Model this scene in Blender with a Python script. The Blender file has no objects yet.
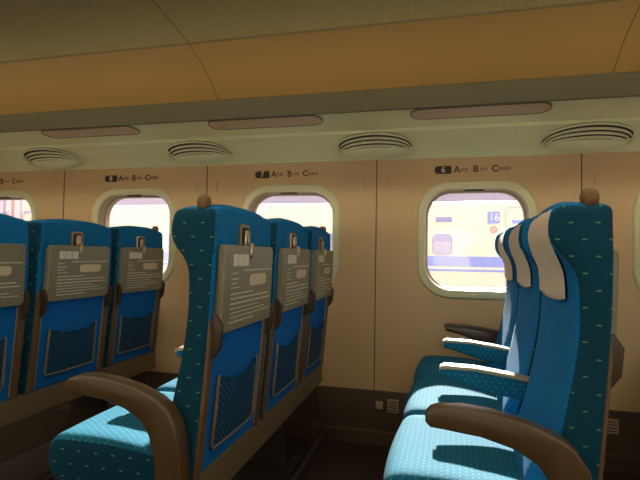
import bpy, bmesh, math, random
from mathutils import Vector, Matrix
random.seed(4)
S = bpy.context.scene
C = S.collection
H = 1.02            # eye height above the cabin floor
W = 2.64            # window wall
WB = -0.74          # wall on the other side of the car
R = math.radians

# ------------------------------------------------------------------ materials
def mat(name, col, rough=.6, metal=0., spec=.4, noise=None, bump=None, sheen=0):
    m = bpy.data.materials.new(name); m.use_nodes = True
    nt = m.node_tree; b = nt.nodes['Principled BSDF']
    b.inputs['Base Color'].default_value = (*col, 1); b.inputs['Roughness'].default_value = rough
    b.inputs['Metallic'].default_value = metal; b.inputs['Specular IOR Level'].default_value = spec
    if sheen: b.inputs['Sheen Weight'].default_value = sheen
    tc = nt.nodes.new('ShaderNodeTexCoord')
    if noise:
        sc, amt = noise
        n = nt.nodes.new('ShaderNodeTexNoise'); n.inputs['Scale'].default_value = sc; n.inputs['Detail'].default_value = 4
        nt.links.new(tc.outputs['Object'], n.inputs['Vector'])
        r = nt.nodes.new('ShaderNodeMix'); r.data_type = 'RGBA'
        r.inputs[6].default_value = (*[c*(1-amt) for c in col], 1); r.inputs[7].default_value = (*[min(1, c*(1+amt)) for c in col], 1)
        nt.links.new(n.outputs['Fac'], r.inputs[0]); nt.links.new(r.outputs[2], b.inputs['Base Color'])
    if bump:
        sc, st = bump
        n = nt.nodes.new('ShaderNodeTexNoise'); n.inputs['Scale'].default_value = sc; n.inputs['Detail'].default_value = 3
        nt.links.new(tc.outputs['Object'], n.inputs['Vector'])
        bp = nt.nodes.new('ShaderNodeBump'); bp.inputs['Strength'].default_value = st; bp.inputs['Distance'].default_value = .002
        nt.links.new(n.outputs['Fac'], bp.inputs['Height']); nt.links.new(bp.outputs[0], b.inputs['Normal'])
    return m

def math_n(nt, op, a, b=None, c=None):
    n = nt.nodes.new('ShaderNodeMath'); n.operation = op
    for i, v in enumerate((a, b, c)):
        if v is None: continue
        if isinstance(v, (int, float)): n.inputs[i].default_value = v
        else: nt.links.new(v, n.inputs[i])
    return n.outputs[0]

def fabric(name, base, mark, p, q, a, b, weave=True, rough=.9, sheen=.0):
    """woven upholstery: staggered grid of little marks (UVs are in metres)"""
    m = mat(name, base, rough, spec=.2, sheen=sheen)
    nt = m.node_tree; bs = nt.nodes['Principled BSDF']
    uv = nt.nodes.new('ShaderNodeUVMap'); sp = nt.nodes.new('ShaderNodeSeparateXYZ'); nt.links.new(uv.outputs[0], sp.inputs[0])
    v = math_n(nt, 'DIVIDE', sp.outputs[1], q); row = math_n(nt, 'FLOOR', v)
    u = math_n(nt, 'MULTIPLY_ADD', math_n(nt, 'FLOORED_MODULO', row, 2), .5, math_n(nt, 'DIVIDE', sp.outputs[0], p))
    fu = math_n(nt, 'ABSOLUTE', math_n(nt, 'SUBTRACT', math_n(nt, 'FRACT', u), .5))
    fv = math_n(nt, 'ABSOLUTE', math_n(nt, 'SUBTRACT', math_n(nt, 'FRACT', v), .5))
    k = math_n(nt, 'MULTIPLY', math_n(nt, 'LESS_THAN', fu, a/p), math_n(nt, 'LESS_THAN', fv, b/q))
    n = nt.nodes.new('ShaderNodeTexNoise'); n.inputs['Scale'].default_value = 260; n.inputs['Detail'].default_value = 2
    nt.links.new(uv.outputs[0], n.inputs['Vector'])
    r = nt.nodes.new('ShaderNodeMix'); r.data_type = 'RGBA'
    r.inputs[6].default_value = (*[c*.7 for c in base], 1); r.inputs[7].default_value = (*[c*1.3 for c in base], 1)
    nt.links.new(n.outputs['Fac'], r.inputs[0])
    r2 = nt.nodes.new('ShaderNodeMix'); r2.data_type = 'RGBA'; r2.inputs[7].default_value = (*mark, 1)
    nt.links.new(k, r2.inputs[0]); nt.links.new(r.outputs[2], r2.inputs[6]); nt.links.new(r2.outputs[2], bs.inputs['Base Color'])
    bp = nt.nodes.new('ShaderNodeBump'); bp.inputs['Strength'].default_value = .5; bp.inputs['Distance'].default_value = .001
    nt.links.new(n.outputs['Fac'], bp.inputs['Height']); nt.links.new(bp.outputs[0], bs.inputs['Normal'])
    return m

M = {}
M['fab'] = fabric('blue_seat_fabric', (.003, .140, .36), (.03, .27, .46), .020, .014, .0022, .0016)
M['side'] = fabric('teal_wing_fabric', (.0015, .045, .082), (.12, .26, .10), .052, .036, .0045, .0016)  # own dashed weave; base also darkened for shade on the aisle-facing sides
M['cush'] = fabric('cushion_fabric', (.006, .120, .205), (.06, .30, .38), .020, .014, .0022, .0016)
M['panel'] = fabric('blue_back_panel_fabric', (.003, .125, .42), (.02, .24, .55), .016, .012, .0030, .0008)
M['wall'] = mat('wall_panel_beige', (.62, .42, .225), .42, noise=(1.5, .05), spec=.35)
M['bezel'] = mat('window_frame_olive', (.66, .62, .38), .4)
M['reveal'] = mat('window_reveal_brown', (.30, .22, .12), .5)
M['gasket'] = mat('window_gasket', (.10, .08, .05), .6)
M['soffit'] = mat('soffit_sage', (.86, .86, .52), .5, noise=(2, .04))
M['lip'] = mat('rack_lip_grey', (.165, .150, .085), .7, spec=.2)
M['cove'] = mat('ceiling_cove_brown', (.29, .178, .066), .5, noise=(1.2, .1))
M['seam'] = mat('joint_shadow_gap', (.10, .065, .035), .8)
M['dado'] = mat('baseboard_brown', (.070, .045, .026), .55, noise=(6, .15))
M['floor'] = mat('floor_carpet', (.035, .020, .012), .95, noise=(90, .3), bump=(300, .4))
M['arm'] = mat('armrest_brown_resin', (.072, .042, .015), .33, noise=(14, .12), spec=.5)
M['armtop'] = mat('armrest_cap_beige', (.40, .32, .20), .4)
M['rail'] = mat('rear_rail_brown', (.13, .075, .035), .45)
M['hinge'] = mat('hinge_dark_brown', (.05, .03, .016), .45)
M['tray'] = mat('tray_grey', (.205, .185, .115), .38, noise=(8, .06), spec=.5)
M['trayedge'] = mat('tray_edge', (.30, .24, .16), .4)
M['chrome'] = mat('latch_metal', (.42, .34, .24), .28, metal=.85)
M['darkmetal'] = mat('latch_dark', (.06, .045, .03), .4, metal=.4)
M['ink'] = mat('notice_print_pale', (.62, .58, .45), .5)
M['sticker'] = mat('sticker_white', (.66, .62, .52), .45)
M['stickerpink'] = mat('sticker_cream', (.64, .52, .36), .45)
M['pframe'] = mat('pocket_frame_brown', (.22, .17, .10), .45)
M['beam'] = mat('seat_base_beam', (.15, .105, .05), .5, noise=(5, .1))
M['dark'] = mat('seat_underframe', (.035, .025, .018), .6)
M['knob'] = mat('grip_brown', (.15, .085, .03), .4)
M['cover'] = mat('antimacassar_cloth', (.66, .53, .40), .85, bump=(400, .3), noise=(5, .04))
M['black'] = mat('row_sign_black', (.035, .022, .016), .5)
M['strip'] = mat('reading_strip_tan', (.66, .47, .30), .45)
M['slot'] = mat('vent_slot_dark', (.05, .04, .022), .8)
M['vent'] = mat('vent_sage', (.84, .84, .56), .45)
M['text'] = mat('lettering_brown', (.075, .045, .028), .6)
M['textwhite'] = mat('lettering_white', (.75, .66, .5), .6)
M['outlet'] = mat('outlet_ivory', (.40, .31, .20), .5)

def ribbed(name, col):
    m = mat(name, col, .6); nt = m.node_tree; b = nt.nodes['Principled BSDF']
    tc = nt.nodes.new('ShaderNodeTexCoord'); sp = nt.nodes.new('ShaderNodeSeparateXYZ'); nt.links.new(tc.outputs['Object'], sp.inputs[0])
    s = math_n(nt, 'SINE', math_n(nt, 'MULTIPLY', sp.outputs[0], 2*math.pi/.024))
    bp = nt.nodes.new('ShaderNodeBump'); bp.inputs['Strength'].default_value = .35; bp.inputs['Distance'].default_value = .003
    nt.links.new(s, bp.inputs['Height']); nt.links.new(bp.outputs[0], b.inputs['Normal'])
    return m
M['ceil'] = ribbed('ceiling_ribbed_grey', (.28, .24, .12))

def netting():
    m = mat('pocket_net', (.006, .05, .12), .8); nt = m.node_tree; b = nt.nodes['Principled BSDF']
    uv = nt.nodes.new('ShaderNodeUVMap'); sp = nt.nodes.new('ShaderNodeSeparateXYZ'); nt.links.new(uv.outputs[0], sp.inputs[0])
    a = math_n(nt, 'DIVIDE', math_n(nt, 'ADD', sp.outputs[0], sp.outputs[1]), .020)
    c = math_n(nt, 'DIVIDE', math_n(nt, 'SUBTRACT', sp.outputs[0], sp.outputs[1]), .020)
    k = math_n(nt, 'MAXIMUM', math_n(nt, 'LESS_THAN', math_n(nt, 'FRACT', a), .38), math_n(nt, 'LESS_THAN', math_n(nt, 'FRACT', c), .38))
    r = nt.nodes.new('ShaderNodeMix'); r.data_type = 'RGBA'
    r.inputs[6].default_value = (.004, .10, .24, 1); r.inputs[7].default_value = (.006, .022, .040, 1)
    nt.links.new(k, r.inputs[0]); nt.links.new(r.outputs[2], b.inputs['Base Color'])
    return m
M['net'] = netting()

def glass_m():
    m = bpy.data.materials.new('window_glass'); m.use_nodes = True; nt = m.node_tree; nt.nodes.clear()
    o = nt.nodes.new('ShaderNodeOutputMaterial'); t = nt.nodes.new('ShaderNodeBsdfTransparent'); g = nt.nodes.new('ShaderNodeBsdfGlossy')
    g.inputs['Roughness'].default_value = .02; t.inputs[0].default_value = (.97, .96, .96, 1)
    mx = nt.nodes.new('ShaderNodeMixShader'); mx.inputs[0].default_value = .04
    nt.links.new(t.outputs[0], mx.inputs[1]); nt.links.new(g.outputs[0], mx.inputs[2]); nt.links.new(mx.outputs[0], o.inputs[0])
    return m
M['glass'] = glass_m()

def emit(name, col, st):
    m = bpy.data.materials.new(name); m.use_nodes = True; nt = m.node_tree; nt.nodes.clear()
    o = nt.nodes.new('ShaderNodeOutputMaterial'); e = nt.nodes.new('ShaderNodeEmission')
    e.inputs[0].default_value = (*col, 1); e.inputs[1].default_value = st; nt.links.new(e.outputs[0], o.inputs[0])
    return m
M['lamp'] = emit('ceiling_light_diffuser', (1, .90, .66), 3.6)
M['cove_lamp'] = emit('cove_light_tube', (1, .82, .50), 4.5)

# ------------------------------------------------------------------ mesh helpers
def uvbox(bm):
    bm.normal_update()
    l = bm.loops.layers.uv.verify()
    for f in bm.faces:
        n = f.normal; ax = max(range(3), key=lambda i: abs(n[i]))
        for lp in f.loops:
            c = lp.vert.co
            lp[l].uv = (c.y, c.z) if ax == 0 else ((c.x, c.z) if ax == 1 else (c.y, c.x))

def obj(name, bm, m, parent=None, smooth=True, angle=40, recalc=True):
    if recalc:
        bmesh.ops.recalc_face_normals(bm, faces=bm.faces)
        if bm.calc_volume(signed=True) < 0 and all(e.is_manifold for e in bm.edges): bmesh.ops.reverse_faces(bm, faces=bm.faces)
    uvbox(bm)
    me = bpy.data.meshes.new(name); bm.to_mesh(me); bm.free()
    for x in (m if isinstance(m, (list, tuple)) else [m]): me.materials.append(M[x])
    if smooth:
        me.shade_smooth()
        me.set_sharp_from_angle(angle=R(angle))
    o = bpy.data.objects.new(name, me); C.objects.link(o)
    if parent: o.parent = parent
    return o

def thing(name, label, cat, loc=(0, 0, 0), rz=0, group=None):
    o = bpy.data.objects.new(name, None); o.empty_display_size = .1; C.objects.link(o)
    o.location = loc; o.rotation_euler.z = rz; o['label'] = label; o['category'] = cat
    if group: o['group'] = group
    return o
def tag(o, label, cat, group=None):
    o['label'] = label; o['category'] = cat
    if group: o['group'] = group
    return o
def struct(name, bm, m, parent=None, **k):
    o = obj(name, bm, m, parent, **k)
    if parent is None: o['kind'] = 'structure'
    return o
def copy_tree(o, parent=None):
    c = o.copy(); C.objects.link(c); c.parent = parent
    for ch in list(o.children): copy_tree(ch, c)
    return c
def label_part(o, t): o['label'] = t; return o

def grid_box(bm, x0, x1, y0, y1, z0, z1, nx, ny, nz):
    """closed box surface with a grid on every side; returns its vertices"""
    vs = {}
    def V(i, j, k):
        if (i, j, k) not in vs:
            vs[i, j, k] = bm.verts.new((x0+(x1-x0)*i/nx, y0+(y1-y0)*j/ny, z0+(z1-z0)*k/nz))
        return vs[i, j, k]
    for i in range(nx):
        for j in range(ny):
            for k in (0, nz): bm.faces.new((V(i, j, k), V(i+1, j, k), V(i+1, j+1, k), V(i, j+1, k)))
    for i in range(nx):
        for k in range(nz):
            for j in (0, ny): bm.faces.new((V(i, j, k), V(i+1, j, k), V(i+1, j, k+1), V(i, j, k+1)))
    for j in range(ny):
        for k in range(nz):
            for i in (0, nx): bm.faces.new((V(i, j, k), V(i, j+1, k), V(i, j+1, k+1), V(i, j, k+1)))
    return list(vs.values())

def rbox(bm, x0, x1, y0, y1, z0, z1, r, n=(4, 4, 4), deform=None):
    """rounded box"""
    vs = grid_box(bm, x0, x1, y0, y1, z0, z1, *n)
    r = min(r, (x1-x0)/2*.999, (y1-y0)/2*.999, (z1-z0)/2*.999)
    # concentrate grid lines close to the edges so roundings are sampled
    lo = (x0, y0, z0); hi = (x1, y1, z1)
    for v in vs:
        p = []
        for a in range(3):
            t = (v.co[a]-lo[a])/(hi[a]-lo[a]); L = hi[a]-lo[a]
            s = t
            na = n[a]
            kk = max(1, min(3, na//3))          # lines given to each rounding
            i = round(t*na)
            if na >= 4:
                if i <= kk: s = (r/L)*(1-math.cos(i/kk*math.pi/2))
                elif i >= na-kk: s = 1-(r/L)*(1-math.cos((na-i)/kk*math.pi/2))
                else: s = r/L+(1-2*r/L)*(i-kk)/(na-2*kk)
            p.append(lo[a]+L*s)
        q = Vector([min(max(p[a], lo[a]+r), hi[a]-r) for a in range(3)])
        d = Vector(p)-q
        if d.length > 1e-9:
            # push cube-surface points onto the rounding
            d = d.normalized()*r
        v.co = q+d
    if deform:
        for v in vs: v.co = Vector(deform(v.co.copy()))
    return vs

def box(bm, x0, x1, y0, y1, z0, z1, bev=0, seg=2):
    vs = grid_box(bm, x0, x1, y0, y1, z0, z1, 1, 1, 1)
    if bev:
        es = list({e for v in vs for e in v.link_edges})
        bmesh.ops.bevel(bm, geom=es, offset=bev, segments=seg, affect='EDGES', profile=.5)

def extrude_poly(bm, pts, a0, a1, axis='y', bev=0, seg=2):
    """pts in the two other axes, extruded along axis from a0 to a1"""
    def mk(p, a):
        if axis == 'y': return (p[0], a, p[1])
        if axis == 'x': return (a, p[0], p[1])
        return (p[0], p[1], a)
    A = [bm.verts.new(mk(p, a0)) for p in pts]; B = [bm.verts.new(mk(p, a1)) for p in pts]
    fs = [bm.faces.new(A), bm.faces.new(B)]
    n = len(pts)
    for i in range(n): bm.faces.new((A[i], A[(i+1) % n], B[(i+1) % n], B[i]))
    if bev:
        bmesh.ops.recalc_face_normals(bm, faces=bm.faces)
        es = list({e for f in fs for e in f.edges})
        bmesh.ops.bevel(bm, geom=es, offset=bev, segments=seg, affect='EDGES', profile=.5)

def tube(bm, pts, r, n=8, closed=False):
    pts = [Vector(p) for p in pts]; rings = []
    N = len(pts); up = Vector((0, 0, 1))
    for i, p in enumerate(pts):
        a = pts[(i-1) % N] if (closed or i) else p; b = pts[(i+1) % N] if (closed or i < N-1) else p
        t = (b-a).normalized(); u = up if abs(t.dot(up)) < .9 else Vector((0, 1, 0))
        s = t.cross(u).normalized(); w = s.cross(t)
        rings.append([bm.verts.new(p+r*(math.cos(2*math.pi*k/n)*s+math.sin(2*math.pi*k/n)*w)) for k in range(n)])
    for i in range(N if closed else N-1):
        A = rings[i]; B = rings[(i+1) % N]
        for k in range(n): bm.faces.new((A[k], A[(k+1) % n], B[(k+1) % n], B[k]))
    if not closed: bm.faces.new(rings[0]); bm.faces.new(rings[-1])

def shell(bm, rows, off):
    """gives an open grid of vertices a second side at the given offset and closes its rim"""
    off = Vector(off); R2 = [[bm.verts.new(v.co+off) for v in r] for r in rows]
    n, m = len(rows), len(rows[0])
    for j in range(n-1):
        for i in range(m-1):
            bm.faces.new((rows[j][i], rows[j][i+1], rows[j+1][i+1], rows[j+1][i]))
            bm.faces.new((R2[j][i], R2[j][i+1], R2[j+1][i+1], R2[j+1][i]))
    rim = [(0, i) for i in range(m)]+[(j, m-1) for j in range(1, n)]+[(n-1, i) for i in range(m-2, -1, -1)]+[(j, 0) for j in range(n-2, 0, -1)]
    for k, (j, i) in enumerate(rim):
        j2, i2 = rim[(k+1) % len(rim)]
        bm.faces.new((rows[j][i], rows[j2][i2], R2[j2][i2], R2[j][i]))

def sweep(bm, prof, x0, x1, nx=1, close=False):
    """(y,z) profile swept along X"""
    rows = [[bm.verts.new((x0+(x1-x0)*i/nx, p[0], p[1])) for p in prof] for i in range(nx+1)]
    n = len(prof)
    for i in range(nx):
        for j in range(n if close else n-1):
            bm.faces.new((rows[i][j], rows[i][(j+1) % n], rows[i+1][(j+1) % n], rows[i+1][j]))
    if close:
        bm.faces.new(rows[0]); bm.faces.new(rows[-1])

def rrect(cx, cz, hw, hh, r, n=8):
    pts = []
    for q, (sx, sz) in enumerate(((1, 1), (-1, 1), (-1, -1), (1, -1))):
        for k in range(n+1):
            a = q*math.pi/2+k/n*math.pi/2
            pts.append((cx+sx*(hw-r)+r*math.cos(a), cz+sz*(hh-r)+r*math.sin(a)))
    return pts

def text_bm(body, size, mtx, bold=0):
    cu = bpy.data.curves.new('t', 'FONT'); cu.body = body; cu.size = size; cu.extrude = .0004; cu.resolution_u = 3; cu.offset = bold
    cu.align_x = 'LEFT'; cu.align_y = 'CENTER'
    o = bpy.data.objects.new('t', cu); C.objects.link(o)
    dg = bpy.context.evaluated_depsgraph_get(); dg.update()
    me = bpy.data.meshes.new_from_object(o.evaluated_get(dg))
    bm = bmesh.new(); bm.from_mesh(me); bm.transform(mtx)
    bpy.data.objects.remove(o); bpy.data.curves.remove(cu); bpy.data.meshes.remove(me)
    return bm
def wall_text(name, body, size, x, y, z, m, parent, bold=0):
    # reads left to right along +X when seen from -Y
    mt = Matrix.Translation((x, y, z)) @ Matrix.Rotation(R(90), 4, 'X')
    return obj(name, text_bm(body, size, mt, bold), m, parent, smooth=False, recalc=False)

# ------------------------------------------------------------------ car shell
PITCH = 1.04; WC = .199
XA, XB = WC-PITCH*4.5, WC+PITCH*3.5
ZB, ZT = .275, 1.556
WZ, WHW, WHH, WRAD = 1.114, .260, .271, .138
def wall_with_windows(name, y, out):
    bm = bmesh.new(); seg = 8
    k = -4
    while WC+PITCH*k+PITCH/2 <= XB+.01:
        cx = WC+PITCH*k; x0, x1 = cx-PITCH/2, cx+PITCH/2
        inner = rrect(cx, WZ, WHW+.015, WHH+.015, WRAD+.01, seg)
        hx, z0, z1 = PITCH/2, ZB-.02, ZT+.02
        outer = []
        for i, (px, pz) in enumerate(inner):
            q, kk = divmod(i, seg+1)
            cxn = x1 if q in (0, 3) else x0; czn = z1 if q in (0, 1) else z0
            t = kk/seg
            # walk: first half slides along one side, second half along the next side of the rectangle corner
            if q == 0: p = (x1, pz+(z1-pz)*min(1, 2*t)) if t <= .5 else (x1+(px-x1)*(2*t-1), z1)
            elif q == 1: p = (px+(x0-px)*min(1, 2*t), z1) if t <= .5 else (x0, z1+(pz-z1)*(2*t-1))
            elif q == 2: p = (x0, pz+(z0-pz)*min(1, 2*t)) if t <= .5 else (x0+(px-x0)*(2*t-1), z0)
            else: p = (px+(x1-px)*min(1, 2*t), z0) if t <= .5 else (x1, z0+(pz-z0)*(2*t-1))
            outer.append(p)
        I = [bm.verts.new((p[0], y, p[1])) for p in inner]; O = [bm.verts.new((p[0], y, p[1])) for p in outer]
        D = [bm.verts.new((p[0], y+out*.10, p[1])) for p in inner]; E = [bm.verts.new((p[0], y+out*.10, p[1])) for p in outer]
        n = len(I)
        for i in range(n):
            j = (i+1) % n
            bm.faces.new((I[i], I[j], O[j], O[i])); bm.faces.new((I[i], I[j], D[j], D[i])); bm.faces.new((D[i], D[j], E[j], E[i]))
        k += 1
    bmesh.ops.remove_doubles(bm, verts=bm.verts, dist=.0005)
    return struct(name, bm, 'wall', smooth=False)
wall_with_windows('wall_left', W, 1)
wall_with_windows('wall_right', WB, -1)

def ring_band(bm, la, ya, lb, yb):
    A = [bm.verts.new((p[0], ya, p[1])) for p in la]; B = [bm.verts.new((p[0], yb, p[1])) for p in lb]
    for i in range(len(A)):
        j = (i+1) % len(A); bm.faces.new((A[i], A[j], B[j], B[i]))
win_n = 0
def window(cx, y, out):
    global win_n
    win_n += 1
    t = bpy.data.objects.new('window_%d' % win_n, None); C.objects.link(t); t['kind'] = 'structure'
    bm = bmesh.new()
    s = -out
    prof = [(.046, 0, .175), (.042, .008, .172), (.036, .014, .168), (.020, .015, .155), (.006, .012, .142), (0, .002, .135)]
    loops = [rrect(cx, WZ, WHW+d, WHH+d, r, 10) for d, o_, r in prof]
    for a in range(len(prof)-1): ring_band(bm, loops[a], y+s*prof[a][1], loops[a+1], y+s*prof[a+1][1])
    obj('window_frame', bm, 'bezel', t, angle=50)
    bm = bmesh.new()
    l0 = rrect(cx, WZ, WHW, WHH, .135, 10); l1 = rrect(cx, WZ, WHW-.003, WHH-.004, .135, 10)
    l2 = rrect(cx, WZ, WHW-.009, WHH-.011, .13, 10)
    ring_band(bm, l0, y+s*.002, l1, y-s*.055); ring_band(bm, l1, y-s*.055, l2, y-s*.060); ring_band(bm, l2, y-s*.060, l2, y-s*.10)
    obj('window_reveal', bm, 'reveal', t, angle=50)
    bm = bmesh.new()
    pts = rrect(cx, WZ, WHW-.008, WHH-.008, .13, 10)
    bm.faces.new([bm.verts.new((p[0], y-s*.085, p[1])) for p in pts])
    obj('window_pane', bm, 'glass', t, smooth=False)
    bm = bmesh.new()        # grab slot of the pull-down blind
    extrude_poly(bm, rrect(cx-.01, WZ+WHH-.006, .050, .0055, .005, 4), y-s*.012, y-s*.030, 'y')
    obj('blind_handle', bm, 'gasket', t)
for k in range(-4, 4): window(WC+PITCH*k, W, 1)
for k in range(-4, 4): window(WC+PITCH*k, WB, -1)

# trims: panel joints, baseboards, wall ducts
def joint(n, x, y, s):
    bm = bmesh.new(); box(bm, x-.0028, x+.0028, y-s*.0015 if s > 0 else y, y if s > 0 else y+.0015, ZB, ZT)
    struct('trim_%d' % n, bm, 'seam', smooth=False)
n = 1
for k in range(-4, 3):
    joint(n, WC+PITCH*(k+.5)-.011, W, 1); n += 1
for sgn, yy, nm in ((1, W, 'left'), (-1, WB, 'right')):
    def Y(d): return yy-sgn*d
    bm = bmesh.new()
    prof = [(Y(-.02), ZB+.004), (Y(.010), ZB+.004), (Y(.014), ZB-.004), (Y(.012), .085), (Y(.050), .078), (Y(.056), .070), (Y(.056), -.0), (Y(-.02), 0)]
    sweep(bm, prof, XA, XB, 1, close=True)
    struct('baseboard_%s' % nm, bm, 'dado', angle=30)
bm = bmesh.new(); box(bm, XA-.1, XB+.1, WB-.1, W+.1, -.06, 0); struct('floor', bm, 'floor', smooth=False)
for nm, x in (('rear', XA), ('front', XB)):
    bm = bmesh.new(); box(bm, x-.04, x+.0, WB-.12, W+.12, 0, 2.4) if nm == 'rear' else box(bm, x, x+.04, WB-.12, W+.12, 0, 2.4)
    struct('wall_%s' % nm, bm, 'wall', smooth=False)

YM = (W+WB)/2
COVE = [(2.70, 1.70), (2.63, 1.80), (2.585, 1.87), (2.535, 1.935), (2.46, 1.992), (2.37, 2.042), (2.28, 2.078), (2.195, 2.103)]
CEIL = [(2.195, 2.103), (2.19, 2.112), (2.02, 2.140), (1.86, 2.163), (1.60, 2.195), (1.30, 2.215), (YM, 2.225)]
def mirror(p): return [(2*YM-a, b) for a, b in p]
bm = bmesh.new()
full = COVE+CEIL[1:]+list(reversed(mirror(CEIL)))[1:]+list(reversed(mirror(COVE)))[1:]
sweep(bm, full, XA, XB, 1)
nc = len(COVE)-1; nf = len(full)-1
bm.faces.ensure_lookup_table()
for i, f in enumerate(bm.faces): f.material_index = 0 if (i < nc or i >= nf-nc) else 1
outer = [(W+.12, 1.5), (W+.12, 1.9), (2.5, 2.25), (YM, 2.40), (2*YM-2.5, 2.25), (WB-.12, 1.9), (WB-.12, 1.5)]
n0 = len(bm.faces); sweep(bm, outer, XA-.04, XB+.04, 1)
struct('ceiling', bm, ['cove', 'ceil'], angle=25, recalc=False)
for k, x in enumerate((-1.262-2.08, -1.262, .822, )):
    bm = bmesh.new()
    pr = [(a-.0015*(a > 0), b-.0018) for a, b in COVE+CEIL[1:]]
    sweep(bm, pr, x-.0022, x+.0022, 1)
    struct('trim_%d' % (n+k), bm, 'seam', smooth=False)

# luggage racks with sage undersides
SOF = [(2.665, 1.545), (2.640, 1.556), (2.620, 1.580), (2.585, 1.603), (2.50, 1.636), (2.425, 1.656), (2.419, 1.670), (2.20, 1.698), (2.085, 1.676)]
def rack(side):
    f = (lambda p: p) if side > 0 else mirror
    t = thing('luggage_rack', 'long overhead luggage rack with sage green underside above the row of windows' if side > 0 else
              'overhead luggage rack on the other side of the car, above the camera', 'luggage rack', (0, (2.3 if side > 0 else 2*YM-2.3), 1.6))
    def off(o): o.location = (0, -t.location.y, -t.location.z); return o
    bm = bmesh.new()
    top = [(2.085, 1.735), (2.665, 1.735)]
    sweep(bm, f(SOF+top), XA, XB, 1, close=True)
    off(obj('rack_underside', bm, 'soffit', t, angle=35))
    bm = bmesh.new()
    sweep(bm, f([(2.086, 1.667), (2.078, 1.660), (2.066, 1.661), (2.036, 1.725), (2.036, 1.742), (2.046, 1.748), (2.086, 1.742)]), XA, XB, 1, close=True)
    label_part(off(obj('rack_lip', bm, 'lip', t, angle=50)), 'grey rounded front edge')
rack(1); rack(-1)
for sd, nm in ((1, 'window'), (-1, 'near')):
    yy = 2.30 if sd > 0 else 2*YM-2.30
    t = thing('cove_light', 'warm cove light lying on top of the rack, shining up, on the %s side' % nm, 'ceiling light', (0, yy, 1.735))
    bm = bmesh.new(); box(bm, XA+.1, XB-.1, -.03, .03, 0, .018, .003); obj('light_base', bm, 'lip', t)
    bm = bmesh.new(); box(bm, XA+.12, XB-.12, -.022, .022, .0185, .024); obj('light_tube', bm, 'cove_lamp', t, smooth=False)

# air vents and recessed strips in the soffit
def soffit_z(y):
    for (a, b), (c, d) in zip(SOF, SOF[1:]):
        if c <= y <= a: return b+(d-b)*(a-y)/(a-c)
    return 1.668
def vent(x, label):
    t = thing('ceiling_vent', label, 'air vent', (x, 2.575, 1.606), 0, 'crescent air vents under the luggage rack')
    du = Vector((0, 2.415-2.585, 1.6575-1.603)).normalized(); nn = Vector((0, -du.z, du.y)); 
    if nn.z > 0: nn = -nn
    def P(a, s, o): return Vector((a, 0, 0))+du*s+nn*o
    bm = bmesh.new(); N = 28
    pts = [P(.198*math.cos(math.pi*i/N), .010+.155*math.sin(math.pi*i/N)**.8, .002) for i in range(N+1)]
    lo = [bm.verts.new(p) for p in pts]; hi = [bm.verts.new(p-nn*.003) for p in pts]
    bm.faces.new(lo); bm.faces.new(hi)
    for i in range(N): bm.faces.new((lo[i], lo[i+1], hi[i+1], hi[i]))
    obj('vent_backing', bm, 'slot', t, smooth=False)
    for j, (a_, b_, o_, w_) in enumerate(((.206, .168, .004, .009), (.197, .140, .011, .012), (.188, .112, .018, .012), (.178, .084, .024, .012))):
        bm = bmesh.new(); A = []
        for i in range(N+1):
            c_, s_ = math.cos(math.pi*i/N), math.sin(math.pi*i/N)**.8
            wv = w_*(.25+.75*s_)
            A.append([bm.verts.new(P(a_*c_, b_*s_+q*wv, o_+h)) for q, h in ((0, 0), (0, .006), (-1, .008), (-1, .002))])
        for i in range(N):
            for q in range(4): bm.faces.new((A[i][q], A[i][(q+1) % 4], A[i+1][(q+1) % 4], A[i+1][q]))
        bm.faces.new(A[0]); bm.faces.new(A[-1])
        obj('louvre', bm, 'vent', t, angle=60)
    bm = bmesh.new(); K = 6; rows = []
    for r_ in range(K+1):
        q = r_/K; rows.append([bm.verts.new(P((.168-.02*(1-q))*math.cos(math.pi*i/N)*(.15+.85*q), (.058*q)*math.sin(math.pi*i/N)**.8-.014+.014*q, .026+.018*(1-q**3))) for i in range(N+1)])
    shell(bm, rows, nn*.004)
    obj('vent_bowl', bm, 'vent', t, angle=60)
vl = {-4: 'air vent beyond the left edge of view', -3: 'crescent louvred air vent leftmost in view, above the seat rows at far left',
      -2: 'crescent louvred air vent between the row 8 and row 7 signs', -1: 'crescent louvred air vent between the row 7 and row 6 signs',
      0: 'crescent louvred air vent rightmost, above the aisle headrest at right'}
for k in (-3, -2, -1, 0): vent(WC+PITCH*(k+.5)-.012, vl[k])
def strip(x, label):
    t = thing('reading_light_strip', label, 'ceiling light', (x, 2.255, 1.6908), 0, 'long rounded light strips under the luggage rack')
    t.rotation_euler.x = -math.atan(.128)
    def loop(hw, hh, z): return [(p[0], p[1], z) for p in rrect(0, 0, hw, hh, hh*.98, 8)]
    tl = math.atan2(.004, .2)
    bm = bmesh.new()
    Ls = [loop(.308, .060, .008), loop(.308, .060, -.005), loop(.304, .056, -.007), loop(.300, .052, .001)]
    V = [[bm.verts.new(p) for p in L] for L in Ls]
    for a in range(3):
        for i in range(len(V[0])):
            j = (i+1) % len(V[0]); bm.faces.new((V[a][i], V[a][j], V[a+1][j], V[a+1][i]))
    obj('strip_rim', bm, 'reveal', t, angle=60)
    bm = bmesh.new(); extrude_poly(bm, rrect(0, 0, .302, .054, .052, 8), -.0035, .006, 'z')
    obj('strip_lens', bm, 'strip', t)
sl = {-3: 'long tan light strip leftmost in view', -2: 'long tan recessed strip above the row 8 sign', -1: 'long tan recessed strip above the row 7 sign',
      0: 'long tan recessed strip above the row 6 sign'}
for k in (-2, -1, 0): strip(WC+PITCH*k-.02, sl[k])

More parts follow.
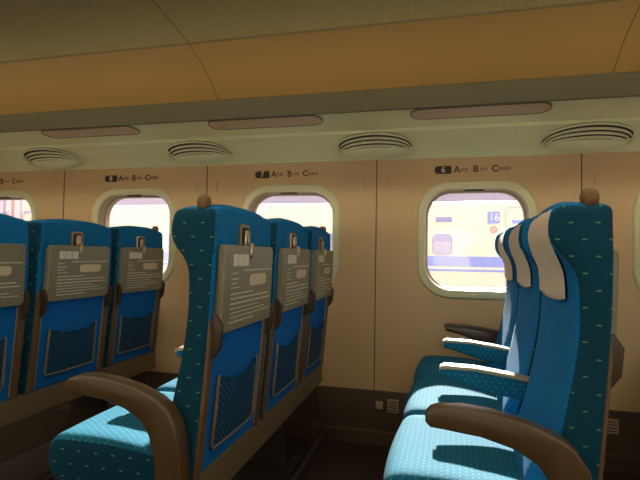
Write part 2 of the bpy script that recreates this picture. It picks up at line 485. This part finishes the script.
# lamp panels along the middle of the ceiling (above the frame)
for k in range(-4, 4):
    x = WC+PITCH*k
    t = thing('ceiling_light', 'long warm ceiling light panel over the aisle', 'ceiling light', (x, YM, 2.215), 0, 'aisle ceiling lights')
    bm = bmesh.new(); box(bm, -.5, .5, -.22, .22, -.03, .0, .006); obj('light_housing', bm, 'lip', t)
    bm = bmesh.new(); box(bm, -.48, .48, -.20, .20, -.034, -.031); obj('light_diffuser', bm, 'lamp', t, smooth=False)

# row signs above the windows
def row_sign(cx, row, label):
    t = thing('row_sign', label, 'sign', (cx-.208, W, 1.4905), 0, 'seat row signs above the windows')
    bm = bmesh.new()
    pts = rrect(.035, 0, .040, .0195, .017, 6)
    pts = [((p[0] if p[0] < .04 else .04+(p[0]-.04)*1), p[1]) for p in pts]
    pts = [(-.008, -.008), (-.001, -.018), (.010, -.021), (.080, -.021), (.080, .021), (.010, .021), (-.001, .018), (-.008, .008)]
    extrude_poly(bm, pts, -.0035, -.0005, 'y')
    obj('number_plate', bm, 'black', t)
    wall_text('row_number', row, .046, .026, -.0044, .000, 'textwhite', t, .0006)
    xx = .092
    for big, small, adv in (('A', '窓側', .099), ('B', '中央', .094), ('C', '通路側', .1)):
        wall_text('seat_letter', big, .050, xx, -.0012, 0, 'text', t, .0011)
        wall_text('seat_caption', small, .020, xx+.034, -.0012, -.002, 'text', t)
        xx += adv
row_sign(WC-PITCH*3, '9', 'seat sign with letters at far left, cut off by the photo edge')
row_sign(WC-PITCH*2, '8', 'row 8 seat sign reading A B C over the window')
row_sign(WC-PITCH, '7', 'row 7 seat sign reading A B C over the window')
row_sign(WC, '6', 'row 6 seat sign reading A B C over the window')

# folding coat hooks beside the joints
for k in (-2, -1, 0):
    for s, w in ((-1, 'left'), (1, 'right')):
        x = WC+PITCH*(k+.5)-.013+s*.066
        bm = bmesh.new()
        extrude_poly(bm, rrect(x, 1.428, .0075, .034, .007, 4), W-.005, W+.004, 'y', .0015)
        pos = {-2: 'between the row 8 and row 7 signs', -1: 'between the row 7 and row 6 signs', 0: 'above the aisle seat at right'}[k]
        tag(obj('coat_hook', bm, 'wall'), 'slim coat hook %s of the joint %s' % (w, pos), 'hook', 'folded coat hooks')

# sockets in the baseboard
for x, lab in ((-.262, 'small power outlet low on the wall between the two seat rows'), (.80, 'small power outlet low on the wall behind the right seats')):
    t = thing('power_outlet', lab, 'outlet', (x, W-.014, .205), 0, 'wall outlets by the floor')
    bm = bmesh.new(); box(bm, -.068, -.004, -.006, 0, -.034, .034, .002); obj('socket_plate', bm, 'dado', t)
    bm = bmesh.new(); box(bm, -.056, -.018, -.009, -.006, -.020, .022, .001); obj('socket', bm, 'outlet', t)
    bm = bmesh.new(); box(bm, .006, .066, -.004, 0, -.036, .036, .001); obj('notice_plate', bm, 'outlet', t)
    bm = bmesh.new()
    for i in range(4): box(bm, .014, .058, -.005, -.0038, -.026+i*.015, -.021+i*.015)
    obj('printed_lines', bm, 'black', t, smooth=False)

# ------------------------------------------------------------------ seats
# local frame of a seat: x=0 rear top edge of the backrest, the seat faces -x, y=0 its centre line
def interp(tab, z):
    if z <= tab[0][0]: return tab[0][1]
    for (a, b), (c, d) in zip(tab, tab[1:]):
        if z <= c:
            i = tab.index((a, b)); p0 = tab[max(0, i-1)]; p3 = tab[min(len(tab)-1, i+2)]
            t = (z-a)/(c-a); m0 = (d-p0[1])/(c-p0[0])*(c-a); m1 = (p3[1]-b)/(p3[0]-a)*(c-a)
            return (2*t**3-3*t*t+1)*b+(t**3-2*t*t+t)*m0+(3*t*t-2*t**3)*d+(t**3-t*t)*m1
    return tab[-1][1]
REAR = [(.42, -.042), (.80, -.012), (1.0, -.003), (1.16, -.002)]
WING = [(.42, -.150), (.56, -.120), (.66, -.098), (.80, -.072), (.90, -.064), (.98, -.068), (1.01, -.084), (1.045, -.112), (1.075, -.122), (1.11, -.123), (1.14, -.117), (1.16, -.110)]
MID = [(.42, -.170), (.52, -.155), (.62, -.118), (.76, -.084), (.90, -.072), (.985, -.074), (1.04, -.092), (1.085, -.100), (1.14, -.088)]
def front(y, z, hw):
    k = min(1, abs(y)/hw); w = max(0, (k-.62)/.38); w = w*w*(3-2*w)
    return interp(MID, z)*(1-w)+interp(WING, z)*w

def make_seat(hw, seat_letter, armrest, knob, label, group):
    t = thing('train_seat', label, 'train seat', (0, 0, 0), 0, group)
    # backrest
    bm = bmesh.new()
    z0, z1 = .425, 1.157
    def df(c):
        tt = c.x/.10+1        # 0 front .. 1 rear
        xr = interp(REAR, c.z)+.009*max(0, min(1, (abs(c.y)/hw-.84)/.08)); xf = front(c.y, c.z, hw)
        k = (c.z-.95)/(z1-.95)
        y = c.y
        if k > 0: y = c.y*(1-.035*k*k)
        z = c.z
        if c.z > 1.02: z = c.z-(.022*(abs(c.y)/hw)**3)*((c.z-1.02)/(z1-1.02))
        return (xf+(xr-xf)*tt, y, z)
    rbox(bm, -.10, 0, -hw, hw, z0, z1, .019, (9, 22, 40), df)
    bm.normal_update()
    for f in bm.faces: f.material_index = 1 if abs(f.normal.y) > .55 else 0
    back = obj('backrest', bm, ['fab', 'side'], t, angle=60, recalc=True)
    # cloth over the headrest
    bm = bmesh.new(); nu, nv = 16, 22; rows = []
    ch = hw*.70
    for j in range(nv+1):
        q = j/nv; row = []
        for i in range(nu+1):
            y = -ch+2*ch*i/nu; e = abs(y)/ch
            if q < .82:
                z = .918+.012*e*e+(1.142-.918)*(q/.82); xx = front(y, z, hw)-.0045-.002*(1-q)*math.sin(y*30)**2
                if z > 1.125: xx += (z-1.125)*.5
            else:
                a = (q-.82)/.18; z = 1.142+.0175*math.sin(a*math.pi/2)-(.022*(abs(y)/hw)**3); 
                z = max(z, 1.10)
                xx = front(y, 1.13, hw)+.005+a*.060
            if q >= .6 and q < .82: z -= (.022*(abs(y)/hw)**3)*((q-.6)/.22)
            row.append(bm.verts.new((xx, y*(1-.03*max(0, q-.5)), z)))
        rows.append(row)
    shell(bm, rows, (-.0018, 0, .0012))
    label_part(obj('headrest_cover', bm, 'cover', back, angle=60), 'pale cream headrest cloth')
    # cushion
    bm = bmesh.new()
    cw = hw+.012
    def dc(c):
        x, y, z = c
        u = (-.085-x)/.379                     # 0 rear .. 1 front
        top = (z-.385)/.115
        z += top*(.016*math.sin(min(1, max(0, u))*math.pi*.9)+.012*u-.014*(1-(y/cw)**2)*(1-u))
        x += -.012*(1-(y/cw)**2)*max(0, u)-.010*math.sin(top*math.pi)*max(0, u)*1.2
        if u > .6: z -= (1-top)*(-.02)*(u-.6)
        return (x, y, z)
    rbox(bm, -.464, -.085, -cw, cw, .385, .500, .032, (22, 18, 9), dc)
    bm.normal_update()
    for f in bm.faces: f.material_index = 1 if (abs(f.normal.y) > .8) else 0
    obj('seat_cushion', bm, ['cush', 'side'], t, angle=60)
    bm = bmesh.new(); box(bm, -.43, -.06, -cw+.015, cw-.015, .345, .386, .006); obj('seat_pan', bm, 'dark', t)
    # rear of the backrest
    def xr(z): return interp(REAR, z)
    bm = bmesh.new()
    pw = hw-.040
    pts = rrect(0, .640, pw, .195, .012, 4)
    A = [bm.verts.new((xr(p[1])-.004, p[0], p[1])) for p in pts]; B = [bm.verts.new((xr(p[1])+.0045, p[0], p[1])) for p in pts]
    bm.faces.new(A); bm.faces.new(B)
    for i in range(len(A)): bm.faces.new((A[i], A[(i+1) % len(A)], B[(i+1) % len(A)], B[i]))
    label_part(obj('back_panel', bm, 'panel', t, smooth=False), 'bright blue lower rear panel')
    for s in (-1, 1):
        bm = bmesh.new()
        prof = [(xr(.445)-.03, .440), (xr(.445)+.012, .440), (xr(.60)+.013, .60), (xr(.80)+.014, .80), (xr(.86)+.006, .865), (xr(.86)-.004, .87), (xr(.60)-.02, .60)]
        y0, y1 = sorted((s*(hw-.036), s*(hw-.006)))
        extrude_poly(bm, prof, y0, y1, 'y', .004)
        obj('rear_rail', bm, 'rail', t, angle=35)
        bm = bmesh.new()          # thin pale piping beside the rail
        tube(bm, [(xr(z)+.006, s*(hw-.042), z) for z in (.452, .55, .65, .75, .82)], .0025, 6)
        obj('rail_piping', bm, 'trayedge', t)
        bm = bmesh.new()
        prof = [(xr(.75), .748), (xr(.75)+.018, .748), (xr(.78)+.036, .775), (xr(.83)+.038, .835), (xr(.86)+.018, .862), (xr(.86), .862)]
        y0, y1 = sorted((s*(.170 if hw > .22 else .165)+s*.020, s*(.170 if hw > .22 else .165)+s*.036))
        extrude_poly(bm, prof, y0, y1, 'y', .004)
        obj('tray_hinge', bm, 'hinge', t, angle=35)
    # tray table, stowed upright
    tw = .184
    def xt(z): return xr(.81)+(z-.81)*(xr(1.04)-xr(.81))/.23
    bm = bmesh.new()
    A_ = rrect(0, .925, tw, .118, .018, 5)
    pts = [(p[0]*(1+.03*(1.04-p[1])/.24), p[1]) for p in A_]
    A = []
    for o_, sc in ((.006, 1), (.023, 1), (.027, .985)):
        A.append([bm.verts.new((xt(p[1])+o_, p[0]*sc, .925+(p[1]-.925)*sc)) for p in pts])
    bm.faces.new(A[0]); bm.faces.new(A[2])
    for a in (0, 1):
        for i in range(len(pts)): j = (i+1) % len(pts); bm.faces.new((A[a][i], A[a][j], A[a+1][j], A[a+1][i]))
    tray = obj('tray_table', bm, 'tray', t, angle=35)
    # printed notice: everything lies on the tray face
    def plate(bm, y0, y1, z0, z1, o_=.0276):
        vs = [(y0, z0), (y1, z0), (y1, z1), (y0, z1)]
        a = [bm.verts.new((xt(z)+o_, y, z)) for y, z in vs]; b = [bm.verts.new((xt(z)+o_+.0006, y, z)) for y, z in vs]
        bm.faces.new(a); bm.faces.new(b)
        for i in range(4): bm.faces.new((a[i], a[(i+1) % 4], b[(i+1) % 4], b[i]))
    bm = bmesh.new()
    for i in range(3): plate(bm, -.135+i*.037, -.135+i*.037+.034, .985, 1.018)
    label_part(obj('pictogram_sticker', bm, 'sticker', tray, smooth=False), 'row of three small white pictogram squares')
    bm = bmesh.new()
    pp = rrect(.055, .942, .068, .017, .014, 5)
    a = [bm.verts.new((xt(p[1])+.0276, p[0], p[1])) for p in pp]; b = [bm.verts.new((xt(p[1])+.0284, p[0], p[1])) for p in pp]
    bm.faces.new(a); bm.faces.new(b)
    for i in range(len(pp)): bm.faces.new((a[i], a[(i+1) % len(pp)], b[(i+1) % len(pp)], b[i]))
    label_part(obj('notice_label', bm, 'stickerpink', tray, smooth=False), 'cream rounded label')
    bm = bmesh.new(); rr = random.Random(11)
    for (ya, yb, z, hgt) in ((-.06, .17, .972, .004), (-.14, -.10, .966, .003), (-.14, -.09, .950, .004), (-.14, -.10, .938, .003), (-.14, -.08, .926, .003),
                       (-.14, .02, .909, .0045), (-.14, .15, .896, .005), (-.14, .165, .882, .005), (-.14, .07, .869, .0035), (-.14, .12, .857, .0035),
                       (-.14, .16, .845, .0035), (-.14, .03, .832, .0045)):
        y = ya
        while y < yb:
            w_ = min(rr.uniform(.008, .024), yb-y)
            plate(bm, y, y+w_, z-hgt/2, z+hgt/2); y += w_+rr.uniform(.0015, .004)
    obj('notice_lines', bm, 'ink', tray, smooth=False)
    # latch over the tray edge
    bm = bmesh.new()
    xl = xr(1.07)
    L0 = rrect(-.012, 1.066, .036, .040, .012, 5); L1 = rrect(-.012, 1.066, .027, .031, .009, 5)
    def lp(L, o_): return [bm.verts.new((xr(p[1])+o_, p[0], p[1])) for p in L]
    V = [lp(L0, -.006), lp(L0, .006), lp(L1, .008), lp(L1, -.004)]
    for a in range(3):
        for i in range(len(L0)): j = (i+1) % len(L0); bm.faces.new((V[a][i], V[a][j], V[a+1][j], V[a+1][i]))
    lat = obj('table_latch', bm, 'chrome', t, angle=50)
    bm = bmesh.new(); box(bm, xl-.006, xl+.002, -.040, .016, 1.034, 1.098, .001); obj('latch_recess', bm, 'darkmetal', lat)
    bm = bmesh.new(); rbox(bm, xl+.002, xl+.020, -.026, .002, 1.040, 1.090, .008, (4, 4, 6))
    rbox(bm, xl+.012, xl+.036, -.020, -.004, 1.006, 1.052, .007, (4, 4, 6)); obj('latch_tongue', bm, 'chrome', lat, angle=60)
    # seat-back net pocket
    bm = bmesh.new(); nu, nv = 14, 10; rows = []
    for j in range(nv+1):
        q = j/nv; row = []
        for i in range(nu+1):
            y = -.136+.272*i/nu; e = abs(y)/.136
            ztop = .682-.022*(1-e*e); z = .498+(ztop-.498)*q
            row.append(bm.verts.new((xr(z)+.010+.012*(1-e**4)*(.4+.6*q), y, z)))
        rows.append(row)
    shell(bm, rows, (.002, 0, 0))
    poc = obj('net_pocket', bm, 'net', t, angle=60)
    bm = bmesh.new()
    tube(bm, [(xr(.69)+.010, -.138, .690), (xr(.6)+.012, -.141, .60), (xr(.5)+.012, -.144, .505), (xr(.49)+.012, -.138, .494), (xr(.49)+.014, 0, .492),
              (xr(.49)+.012, .138, .494), (xr(.5)+.012, .144, .505), (xr(.6)+.012, .141, .60), (xr(.69)+.010, .138, .690)], .0048, 8)
    obj('pocket_frame', bm, 'pframe', poc)
    bm = bmesh.new()
    tube(bm, [(xr(.67)+.010+.013*(1-(abs(y)/.136)**4), y, .682-.022*(1-(y/.136)**2)) for y in [-.136+.272*i/12 for i in range(13)]], .003, 6)
    obj('pocket_hem', bm, 'side', poc)
    # armrests
    if armrest == 'aisle':
        outl = [(-.376, .664), (-.376, .678), (-.366, .690), (-.350, .696), (-.300, .700), (-.240, .695), (-.170, .680), (-.110, .658), (-.078, .634), (-.056, .600), (-.040, .540),
                (-.034, .46), (-.032, .36), (-.105, .36), (-.108, .45), (-.114, .52), (-.128, .568), (-.154, .602), (-.196, .626), (-.260, .643), (-.330, .650), (-.366, .653)]
        bm = bmesh.new(); extrude_poly(bm, outl, -hw-.058, -hw-.008, 'y', .007, 3)
        label_part(obj('armrest', bm, 'arm', t, angle=40), 'brown resin armrest curving down to the base')
    else:
        for side in armrest:
            yc = side[0]
            pts = [(-.352, .645), (-.354, .662), (-.345, .668), (-.25, .667), (-.15, .655), (-.055, .638), (-.055, .590), (-.10, .583), (-.20, .602), (-.30, .632)]
            bm = bmesh.new(); extrude_poly(bm, pts, yc-.021, yc+.021, 'y', .008, 3)
            ar = obj('armrest', bm, side[1], t, angle=40)
            bm = bmesh.new()
            top = [(-.360, .660), (-.358, .672), (-.345, .678), (-.25, .677), (-.15, .665), (-.050, .648), (-.050, .637), (-.15, .653), (-.25, .6655), (-.345, .6665)]
            extrude_poly(bm, top, yc-.023, yc+.023, 'y', .003, 2)
            label_part(obj('armrest_cap', bm, side[2], ar, angle=40), 'smooth beige cap' if side[2] == 'armtop' else 'brown cap')
    if knob:
        ky = knob
        bm = bmesh.new(); r0 = [(.013, 1.125), (.014, 1.138), (.0175, 1.142), (.0195, 1.150), (.0195, 1.158), (.017, 1.166), (.012, 1.171), (.006, 1.1735), (0.0005, 1.174)]
        N = 20; rings = [[bm.verts.new((-.036+r*math.cos(2*math.pi*i/N), ky+r*.9*math.sin(2*math.pi*i/N), z)) for i in range(N)] for r, z in r0]
        for a in range(len(rings)-1):
            for i in range(N): bm.faces.new((rings[a][i], rings[a][(i+1) % N], rings[a+1][(i+1) % N], rings[a+1][i]))
        bm.faces.new(rings[0]); bm.faces.new(rings[-1])
        obj('grip_knob', bm, 'knob', t, angle=60)
    return t

YC, YB, YA = 1.328, 1.814, 2.282
HC, HB, HA = .224, .228, .212
protoC = make_seat(HC, 'C', 'aisle', -HC+.030, '', None)
protoB = make_seat(HB, 'B', [(YC+(YB-YC)/2-YB, 'cush', 'armtop')], None, '', None)
protoA = make_seat(HA, 'A', [((YA+YB)/2+.004-YA, 'cush', 'armtop'), (HA+.028, 'arm', 'arm')], HA-.030, '', None)

def base_proto():
    t = thing('seat_base', '', 'seat base', (0, 0, 0))
    bm = bmesh.new(); box(bm, -.085, -.036, 1.050, 2.505, .338, .440, .006); label_part(obj('rear_beam', bm, 'beam', t), 'long tan beam joining the seats')
    bm = bmesh.new(); box(bm, -.44, -.09, 1.12, 2.50, .315, .343, .004); obj('seat_frame', bm, 'dark', t)
    for y in (1.42, 2.20):
        bm = bmesh.new(); extrude_poly(bm, [(-.36, .02), (-.12, .02), (-.15, .315), (-.31, .315)], y-.03, y+.03, 'y', .006); obj('pedestal', bm, 'dark', t, angle=35)
    bm = bmesh.new(); box(bm, -.40, -.08, 1.30, 2.32, 0, .022, .004); obj('floor_plate', bm, 'dark', t)
    for y in (1.17, 2.44):
        bm = bmesh.new(); tube(bm, [(-.06, y, .338), (-.03, y, .18), (0.0, y, .10)], .009, 8); obj('footrest_arm', bm, 'dark', t)
    bm = bmesh.new(); tube(bm, [(0.0, 1.17, .10), (0.0, 2.44, .10)], .014, 8); obj('footrest_bar', bm, 'dark', t)
    return t
protoBase = base_proto()

rows = [
    ('near', -.560, 0.0, 'of the row at centre left, seen from behind'),
    ('far', -1.570, 0.0, 'of the row at the left edge, seen from behind'),
    ('right', .355, R(-1.7), 'of the right row, seen from its side'),
    ('last', 1.39, R(0), 'of the row beyond the right edge of the photo'),
]
used = {}
seat_label = {
 ('near', 'C'): 'blue dotted aisle seat at centre left, nearest, with curved brown armrest and knob on top',
 ('near', 'B'): 'blue middle seat at centre, its back with grey tray between the two neighbours',
 ('near', 'A'): 'blue window seat at centre, farthest of its row, below the row 7 window',
 ('far', 'C'): 'blue seat cut off by the left edge, only part of its tray showing',
 ('far', 'B'): 'blue middle seat of the left row, whole grey tray in view beside the cut-off seat',
 ('far', 'A'): 'blue window seat of the left row, below the row 8 window with darker tray',
 ('right', 'C'): 'blue aisle seat at right, nearest, white headrest cloth and dark wing side facing the camera',
 ('right', 'B'): 'blue middle seat of the right row, pale headrest cloth showing behind the nearest one',
 ('right', 'A'): 'blue window seat of the right row, farthest, its headrest overlapping the row 6 window',
 ('last', 'C'): 'blue aisle seat of the row beyond the right edge',
 ('last', 'B'): 'blue middle seat of the row beyond the right edge',
 ('last', 'A'): 'blue window seat whose cushion tip shows at the right edge below the window',
}
base_label = {
 'near': 'tan and dark base with long rear beam under the seats at centre left',
 'far': 'tan and dark base under the seats at the left edge, beam behind near armrest',
 'right': 'dark base under the three seats of the right row',
 'last': 'base under the seats beyond the right edge of the photo'}
seats = {}
for key, X0, rz, desc in rows:
    for L, proto, yc in (('C', protoC, YC), ('B', protoB, YB), ('A', protoA, YA)):
        if L in used: o = copy_tree(proto)
        else: o = proto; used[L] = 1
        # the bank turns about its aisle end
        dy = yc-1.10
        o.location = (X0-math.sin(rz)*dy, 1.10+dy*math.cos(rz), 0); o.rotation_euler.z = rz
        o['label'] = seat_label[key, L]; o['group'] = 'blue triple train seats'
        seats[key, L] = o
    b = copy_tree(protoBase) if 'base' in used else protoBase
    used['base'] = 1
    b.location = (X0-math.sin(rz)*(-1.10), 1.10-1.10*math.cos(rz), 0); b.rotation_euler.z = rz
    b['label'] = base_label[key]; b['group'] = 'bases of the seat rows'

# ------------------------------------------------------------------ outside
M['tw'] = mat('train_white', (.57, .55, .49), .4)
M['tb'] = mat('train_blue', (.20, .25, .62), .4)
M['tglass'] = mat('train_window', (.20, .20, .46), .15, spec=.6)
M['tgrey'] = mat('train_joint', (.45, .42, .48), .5)
M['tblind'] = mat('train_blind', (.28, .27, .46), .5)
M['red'] = mat('sign_red', (.75, .25, .25), .5)
M['bldg'] = mat('station_lilac', (.25, .19, .38), .7, noise=(.8, .1))
M['bldg2'] = mat('station_band', (.42, .36, .48), .7)
M['ballast'] = mat('track_bed', (.62, .58, .52), .95, noise=(3, .2))
M['steel'] = mat('steel_paint', (.38, .33, .44), .5)
bm = bmesh.new(); box(bm, -30, 30, W+.5, 40, -2.1, -1.9); o = struct('ground', bm, 'ballast', smooth=False)
TY = 8.8
t = thing('white_train', 'white train with blue stripes standing on the next track outside the windows', 'train', (0, TY, -1.2))
def off(o): o.location = (0, -TY, 1.2); return o
TX0, TX1 = -8.3, 2.4
bm = bmesh.new()
prof = [(TY+.05, -1.15), (TY, -.3), (TY, 1.55), (TY+.03, 1.80), (TY+.10, 1.93), (TY+.22, 2.00), (TY+.5, 2.07), (TY+1.6, 2.15), (TY+2.9, 2.02), (TY+3.2, 1.55), (TY+3.2, -1.15)]
sweep(bm, prof, TX0, TX1, 1, close=True); off(obj('car_body', bm, 'tw', t, angle=40))
bm = bmesh.new(); sweep(bm, prof, TX1+.55, TX1+12, 1, close=True); off(obj('car_body', bm, 'tw', t, angle=40))
bm = bmesh.new(); box(bm, TX1, TX1+.55, TY+.25, TY+3, -1.0, 1.9); off(obj('gangway', bm, 'tgrey', t, smooth=False))
for z0, z1 in ((H-.17, H+.015), (H-.255, H-.215)):
    for xa, xb in ((TX0, TX1), (TX1+.55, TX1+12)):
        bm = bmesh.new(); box(bm, xa, xb, TY-.006, TY, z0, z1); off(obj('blue_stripe', bm, 'tb', t, smooth=False))
wx = [.09, -1.97-.0]
x = .09; xs = []
while x > -7.9: xs.append(x); x -= 1.07
for x in xs+[3.9+1.03*i for i in range(7)]:
    bm = bmesh.new(); extrude_poly(bm, rrect(x, H+.22, .175, .19, .09, 5), TY-.012, TY+.01, 'y'); f = off(obj('train_window', bm, 'tglass', t))
    bm = bmesh.new(); extrude_poly(bm, rrect(x, H+.16, .155, .12, .07, 5), TY-.016, TY-.0125, 'y'); g = obj('window_blind', bm, 'tblind', f)
bm = bmesh.new(); box(bm, -.03, .25, TY-.010, TY, H+.63, H+.715); label_part(off(obj('destination_display', bm, 'tglass', t, smooth=False)), 'small dark rectangular display')
# car number and no smoking mark
bm = bmesh.new(); box(bm, .86, 1.06, TY-.008, TY, H+.60, H+.81); sg = off(obj('car_number_sign', bm, 'tb', t, smooth=False))
o = wall_text('car_number', '16', .185, .875, TY-.010, H+.705, 'tw', sg)
bm = bmesh.new(); tube(bm, [(.96+.052*math.cos(a), TY-.010, H+.49+.052*math.sin(a)) for a in [i*math.pi/10 for i in range(20)]], .010, 6, closed=True)
tube(bm, [(.925, TY-.010, H+.525), (.995, TY-.010, H+.455)], .008, 6)
off(obj('no_smoking_mark', bm, 'red', t))
bm = bmesh.new()
ol = rrect(1.66, -.05+.6, .50, 1.30, .06, 4)
tube(bm, [(p[0], TY-.004, p[1]+.05) for p in ol], .009, 6, closed=True); dr = off(obj('train_door', bm, 'tgrey', t))
bm = bmesh.new(); extrude_poly(bm, rrect(1.66, H+.38, .17, .24, .06, 5), TY-.01, TY+.01, 'y'); obj('door_window', bm, 'tglass', dr)
bm = bmesh.new(); box(bm, 1.26, 1.50, TY-.012, TY-.001, H+.60, H+.66); obj('door_sign', bm, 'tb', dr, smooth=False)

t = thing('station_building', 'pale lilac station building rising behind the white train', 'building', (0, 15, -1.9))
def off2(o): o.location = (0, -15, 1.9); return o
bm = bmesh.new(); box(bm, -13.6, 20, 15, 18, -1.9, 4.6); off2(obj('building_wall', bm, 'bldg', t, smooth=False))
for z0, z1 in ((2.02, 2.18), (2.62, 2.95)):
    bm = bmesh.new(); box(bm, -13.6, 20, 14.9, 15, z0, z1); off2(obj('wall_band', bm, 'bldg2', t, smooth=False))
for i, x in enumerate([-19.5+i*1.1 for i in range(6)]):
    pass
t = thing('station_building', 'unseen cream facade added behind the camera to bounce sunlight through the windows', 'building', (0, -9, -1.9))  # unseen facade, added to bounce sun onto the soffit and upper wall
def off3(o): o.location = (0, 9, 1.9); return o
M['cream'] = mat('bounce_facade_cream', (.84, .80, .70), .8, noise=(.6, .04))
bm = bmesh.new(); box(bm, -22, 22, -12, -9, -1.9, 7.5); off3(obj('building_wall', bm, 'cream', t, smooth=False))
for x in range(-20, 21, 4):
    bm = bmesh.new(); box(bm, x-.7, x+.7, -9.02, -8.98, 4.2, 5.8); off3(obj('window', bm, 'tglass', t, smooth=False))
bm = bmesh.new(); box(bm, -24, 24, -9, WB-.5, -1.9, -.12); struct('ground', bm, 'ballast', smooth=False)
# platform posts seen through the leftmost window
t = thing('platform_building', 'pale cream building seen through the leftmost window', 'building', (-24, 15, -1.9))
bm = bmesh.new(); box(bm, -16, 10.3, 0, 3, 0, 7); obj('building_wall', bm, 'tw', t, smooth=False)
for z0 in (3.95, 4.35):
    bm = bmesh.new(); box(bm, -16, 10.3, -.05, 0, z0, z0+.07); obj('wall_band', bm, 'bldg2', t, smooth=False)
M['pink'] = mat('pink_paint', (.62, .40, .44), .5)
for x, w_, m_, lab in ((-9.92, .07, 'steel', 'lilac steel post seen through the leftmost window, left of the pink ones'),
                       (-9.66, .035, 'pink', 'narrow pale pink post seen through the leftmost window, beside the lilac one'), (-9.46, .09, 'pink', 'wide pale pink post seen through the leftmost window')):
    bm = bmesh.new(); box(bm, x-w_, x+w_, 8.95, 9.05, -1.9, 3.6, .01)
    tag(obj('steel_post', bm, m_), lab, 'post')

# ------------------------------------------------------------------ light
w = bpy.data.worlds.new('World'); S.world = w; w.use_nodes = True
bg = w.node_tree.nodes['Background']
tc = w.node_tree.nodes.new('ShaderNodeTexCoord'); sp = w.node_tree.nodes.new('ShaderNodeSeparateXYZ'); cr = w.node_tree.nodes.new('ShaderNodeValToRGB')
w.node_tree.links.new(tc.outputs['Generated'], sp.inputs[0]); w.node_tree.links.new(sp.outputs[2], cr.inputs[0]); w.node_tree.links.new(cr.outputs[0], bg.inputs[0])
cr.color_ramp.elements[0].color = (1, .96, .88, 1); cr.color_ramp.elements[1].color = (.80, .86, 1, 1)
bg.inputs[1].default_value = 1.25
sl_ = bpy.data.lights.new('Sun', 'SUN'); sl_.energy = 21; sl_.angle = R(.8); sl_.color = (1, .93, .80)
so = bpy.data.objects.new('Sun', sl_); C.objects.link(so)
el = R(24.3); az = R(-3)
d = Vector((math.sin(az)*math.cos(el), -math.cos(az)*math.cos(el), -math.sin(el)))
so.rotation_euler = d.to_track_quat('-Z', 'Y').to_euler(); so.location = (0, 12, 9)

# ------------------------------------------------------------------ camera
y_, p_, r_ = R(13.9), R(1.8), R(.93)
F = Vector((-math.sin(y_)*math.cos(p_), math.cos(y_)*math.cos(p_), math.sin(p_)))
Rt = Vector((math.cos(y_), math.sin(y_), 0)); U = Rt.cross(F)
Rt2 = math.cos(r_)*Rt+math.sin(r_)*U; U2 = -math.sin(r_)*Rt+math.cos(r_)*U
cd = bpy.data.cameras.new('Camera'); cam = bpy.data.objects.new('Camera', cd); C.objects.link(cam)
m3 = Matrix((Rt2, U2, -F)).transposed()
cam.matrix_world = Matrix.Translation((0, 0, H)) @ m3.to_4x4()
cd.sensor_width = 36; cd.lens = 474/640*36; cd.clip_start = .02
S.camera = cam
S.view_settings.view_transform = 'Standard'; S.view_settings.look = 'None'; S.view_settings.gamma = 1; S.view_settings.use_curve_mapping = False
S.view_settings.exposure = 0.29
